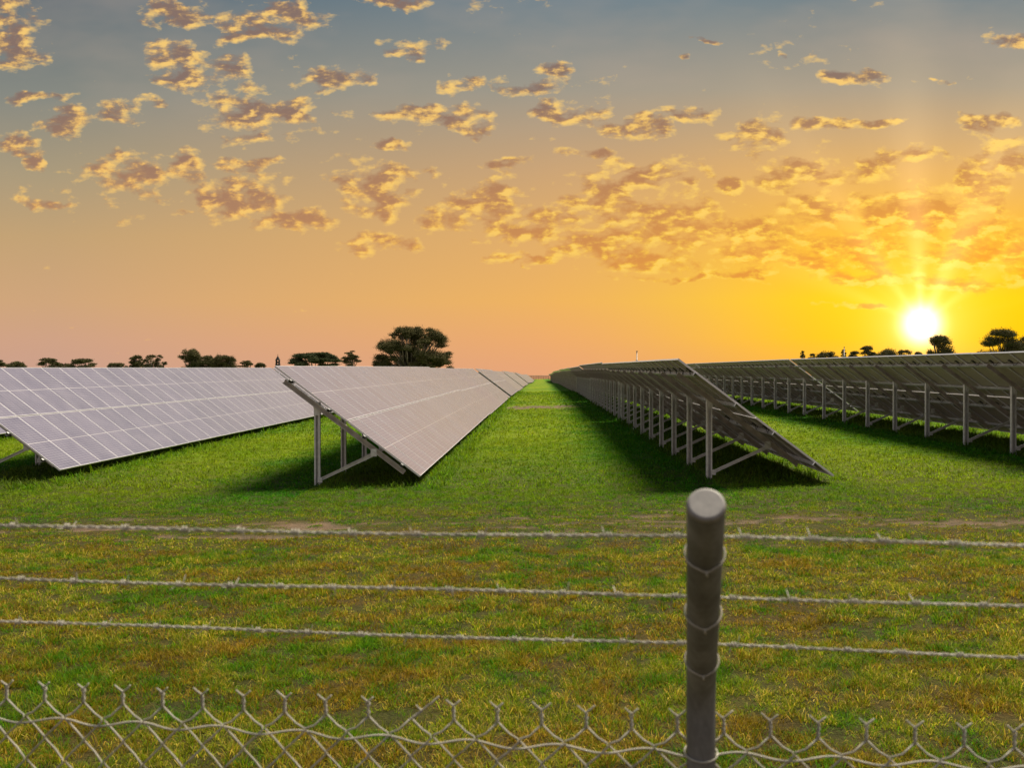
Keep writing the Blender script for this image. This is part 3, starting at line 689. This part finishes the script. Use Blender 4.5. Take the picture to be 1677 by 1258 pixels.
# ------------------------------------------------------------------ chain link fence with barbed wire in front of the camera
def fence():
    TH = math.atan(.13)
    P0 = P(1148, YH, 1.48); P0.z = 0
    U = (RT * math.cos(TH) - FW * math.sin(TH)); N = (-RT * math.sin(TH) - FW * math.cos(TH))    # along the fence / towards the camera
    t = link('chain_link_fence', None, None, P0); tag(t, 'galvanised chain link fence with leaning post and three barbed wires in the foreground', 'fence')
    ang = math.atan2(U.y, U.x); t.rotation_euler = (0, 0, ang)
    # local frame: +x along the fence to the right, +y away from the camera
    def loc(p):
        q = p - P0; return Vector((q.dot(U), -q.dot(N), q.z))
    zt = lambda py, d: CH - (py - YH) / FP * d
    m_wire = simple('galvanised_wire', (.32, .295, .235), .7, .0, .25, 30)
    # post ------------------------------------------------------
    m, tt, b_ = mat('weathered_post'); oc = tt.node('ShaderNodeTexCoord').outputs['Object']
    n = tt.noise(tt.v('MULTIPLY', oc, (1, 1, .35)), 26, 6, .65); nn = tt.noise(oc, 160, 3, .6)
    cc = tt.ramp(n, [(.3, (.088, .084, .076)), (.5, (.135, .130, .120)), (.72, (.21, .205, .195))])
    cc = tt.mix(tt.mr(nn, .55, .75, 0, .25), cc, (.28, .26, .24)); tt.put(b_.inputs['Base Color'], cc)
    b_.inputs['Roughness'].default_value = .6; b_.inputs['Metallic'].default_value = .25
    bp = tt.node('ShaderNodeBump'); bp.inputs['Strength'].default_value = .25; bp.inputs['Distance'].default_value = .002; tt.put(bp.inputs['Height'], nn); tt.l.new(bp.outputs[0], b_.inputs['Normal'])
    r = 47 / FP * 1.48 / 2
    bend = Vector((0, 0, zt(1128, 1.48))); top = loc(P(1156.5, 826, 1.10))
    A = (top - bend).normalized()
    pts = [(0, 0, -.4), (0, 0, 1.0), bend - Vector((0, 0, .05))]
    for k in range(1, 8):
        f = k / 8; a = bend - Vector((0, 0, .05)); c = bend + A * .05
        pts.append((a * (1 - f) ** 2 + bend * (2 * f * (1 - f)) + c * f * f))
    pts += [bend + A * .05, top - A * .02, top - A * .004, top, top]
    rad = [r] * (len(pts) - 4) + [r, r, r * .94, r * .0001]
    rad = [r] * (len(pts) - 3) + [r, r * .96, r * .01]
    b = MB(); b.tube(pts, rad, 40, caps=False); post = link('post', b.mesh('post', m), t)
    b = MB(); b.tube([top - A * .006, top - A * .003, top - A * .0005, top + A * .0012, top + A * .002], [r * 1.01, r * 1.02, r * .99, r * .93, r * .84], 40)
    link('cap', b.mesh('cap', simple('worn_cap', (.20, .185, .165), .6, .1, .22, 70)), post)
    # chain link mesh ------------------------------------------
    b = MB(); pitch = .0708; hh = .0365; zk = zt(1203, 1.475)    # zk: height of the twist feet
    wr = .00155
    x_off = loc(P(1185, YH, 1.475)).x
    rr = random.Random(4)
    bent = -7
    rows = int((zk - .04) / hh)
    for i in range(-34, 24):
        xc = x_off + i * pitch
        # each picket is a zigzag; two neighbours meet at the knuckles
        for sgn in (-1, 1):
            pts = []; jit = [rr.uniform(-.0012, .0012) for _ in range(rows + 2)]
            for k in range(rows + 1):
                x = xc + (0 if k % 2 == 0 else sgn * pitch / 2)
                z = zk - k * hh + (.008 if k >= 1 else 0)
                yo = .0022 * (sgn if k % 2 == 0 else -sgn)
                if k > 0:
                    pts.append((x + jit[k] - sgn * (0 if k % 2 == 0 else .0018), yo * .2, z + .005))
                pts.append((x + (sgn * .0012 if k % 2 == 0 else -sgn * .0012), yo, z))
                if k < rows: pts.append((x + (sgn if k % 2 == 0 else -sgn) * pitch * .26, 0.003 * (-1) ** k * sgn, z - hh * .46))
            b.tube(pts, wr, 6)
            # twisted selvedge with its cut, splayed ends
            tw = [];  lean = (.018 if i == bent else rr.uniform(-.0015, .0015)); hgt = rr.uniform(.0225, .0245) if i != bent else .014
            for k in range(13):
                f = k / 12; a = f * 2.2 * math.pi * 1.5 + (0 if sgn > 0 else math.pi)
                tw.append((xc + math.cos(a) * .0017 + lean * f, math.sin(a) * .0017, zk + f * hgt))
            l1 = .0120 * rr.uniform(.85, 1.2) * (2.0 if (i == bent and sgn > 0) else 1)
            tw.append((xc + sgn * l1 * .55 + lean, 0, zk + hgt + l1 * .45)); tw.append((xc + sgn * l1 + lean * 1.1, -.002, zk + hgt + l1 * .95))
            b.tube(tw, [wr] * (len(tw) - 1) + [wr * .7], 6)
    link('wire_mesh', b.mesh('wire_mesh', m_wire), t)
    # tension wire weaving through the mesh
    zw = zt(1234, 1.475); pts = []
    k = -34 * 8
    while k < 24 * 8:
        f = k / 8; pts.append((x_off + f * pitch, .0035 * math.sin(f * math.pi), zk - .0285 - .0045 + .0042 * math.sin(f * math.pi + .6) + .0015 * math.sin(f * .37))); k += 1
    b = MB(); b.tube(pts, .0016, 7); link('tension_wire', b.mesh('tension_wire', m_wire), t)
    b = MB(); b.tube([(math.cos(a) * (r + .003), math.sin(a) * (r + .003), zk - .03 + .006 * math.sin(a)) for a in [2 * math.pi * q / 24 for q in range(25)]], .0014, 6)
    link('tie_wire', b.mesh('tie_wire', m_wire), t)
    # barbed wires ----------------------------------------------
    ME_BARB = []
    for q_ in range(5):
        rb = random.Random(q_); co_ = []; tl = rb.uniform(.009, .013)
        for k in range(25):
            f = k / 24; a = f * 2.3 * 2 * math.pi; co_.append(Vector((f * .010 - .005, math.cos(a) * .0036, math.sin(a) * .0036)))
        sp1 = co_[0] + Vector((-.003, math.cos(-1.2) * tl, math.sin(-1.2) * tl)); e = 2.3 * 6.283 + 1.2
        sp2 = co_[-1] + Vector((.003, math.cos(e) * tl, math.sin(e) * tl))
        b = MB(); b.tube([sp1] + co_ + [sp2], [.0003] + [.00105] * 25 + [.0003], 5); ME_BARB.append(b.mesh('barb', m_wire))
    fn = Vector((0, -A.z, A.y)) if False else (Vector((0, -1, 0)) - A * Vector((0, -1, 0)).dot(A)).normalized()   # camera side of the arm
    ringx = A.cross(fn).normalized()
    def depth_on_arm(py):            # arm point whose back side projects to row py
        lo, hi = 0.0, (top - bend).length
        for _ in range(40):
            s = (lo + hi) / 2; q = bend + A * s - fn * (r + .002)
            w = P0 + U * q.x - N * q.y + Vector((0, 0, q.z)); w2 = w - Vector((0, 0, CH)); d = w.x * FW.x + w.y * FW.y
            yy = YH - (w.z - CH) / d * FP
            if yy > py: lo = s
            else: hi = s
        return s
    for (py, yl, yr) in ((881, 860, 884), (978, 944, 986), (1057, 1014, 1071)):
        s = depth_on_arm(py); c = bend + A * s; q = c - fn * (r + .003)
        pts1 = []; pts2 = []; n = 1900; X0, X1 = -2.4, 1.6
        sagL = {881: .006, 978: .004, 1057: .003}[py]
        def cen(x):
            return Vector((q.x + x, q.y, q.z + .0012 * math.sin(x * 7 + py) - (sagL * (1 - ((x + 1.2) / 1.2) ** 2) if x < 0 else .004 * x)))
        for k in range(n + 1):
            x = X0 + (X1 - X0) * k / n; a = x / .034 * 2 * math.pi; cc = cen(x)
            pts1.append(cc + Vector((0, math.cos(a), math.sin(a))) * .00125); pts2.append(cc - Vector((0, math.cos(a), math.sin(a))) * .00125)
        b = MB(); b.tube(pts1, .0011, 5); b.tube(pts2, .0011, 5); wire = link('barbed_wire', b.mesh('barbed_wire', m_wire), t)
        rb = random.Random(py); x = X0 + .9
        while x < X1 - .3:
            link('barb', ME_BARB[rb.randrange(5)], wire, cen(x), (rb.uniform(0, 6.28), 0, 0)); x += .082 + rb.uniform(-.006, .006)
        # tie loop round the arm
        b = MB(); pr = []
        for k in range(33):
            a = 2 * math.pi * k / 32; rr_ = r + .0022
            pr.append(c + A * .004 + fn * math.cos(a) * rr_ + ringx * math.sin(a) * rr_ - A * (.004 * (math.cos(a) > .93)))
        b.tube(pr, .0013, 6, caps=False); tip = c + fn * (r + .004)
        b.tube([tip + A * .001, tip - A * .004 + fn * .001, tip - A * .008 + ringx * .001], .0015, 6)
        link('tie_wire', b.mesh('tie_wire', m_wire), t)
fence()
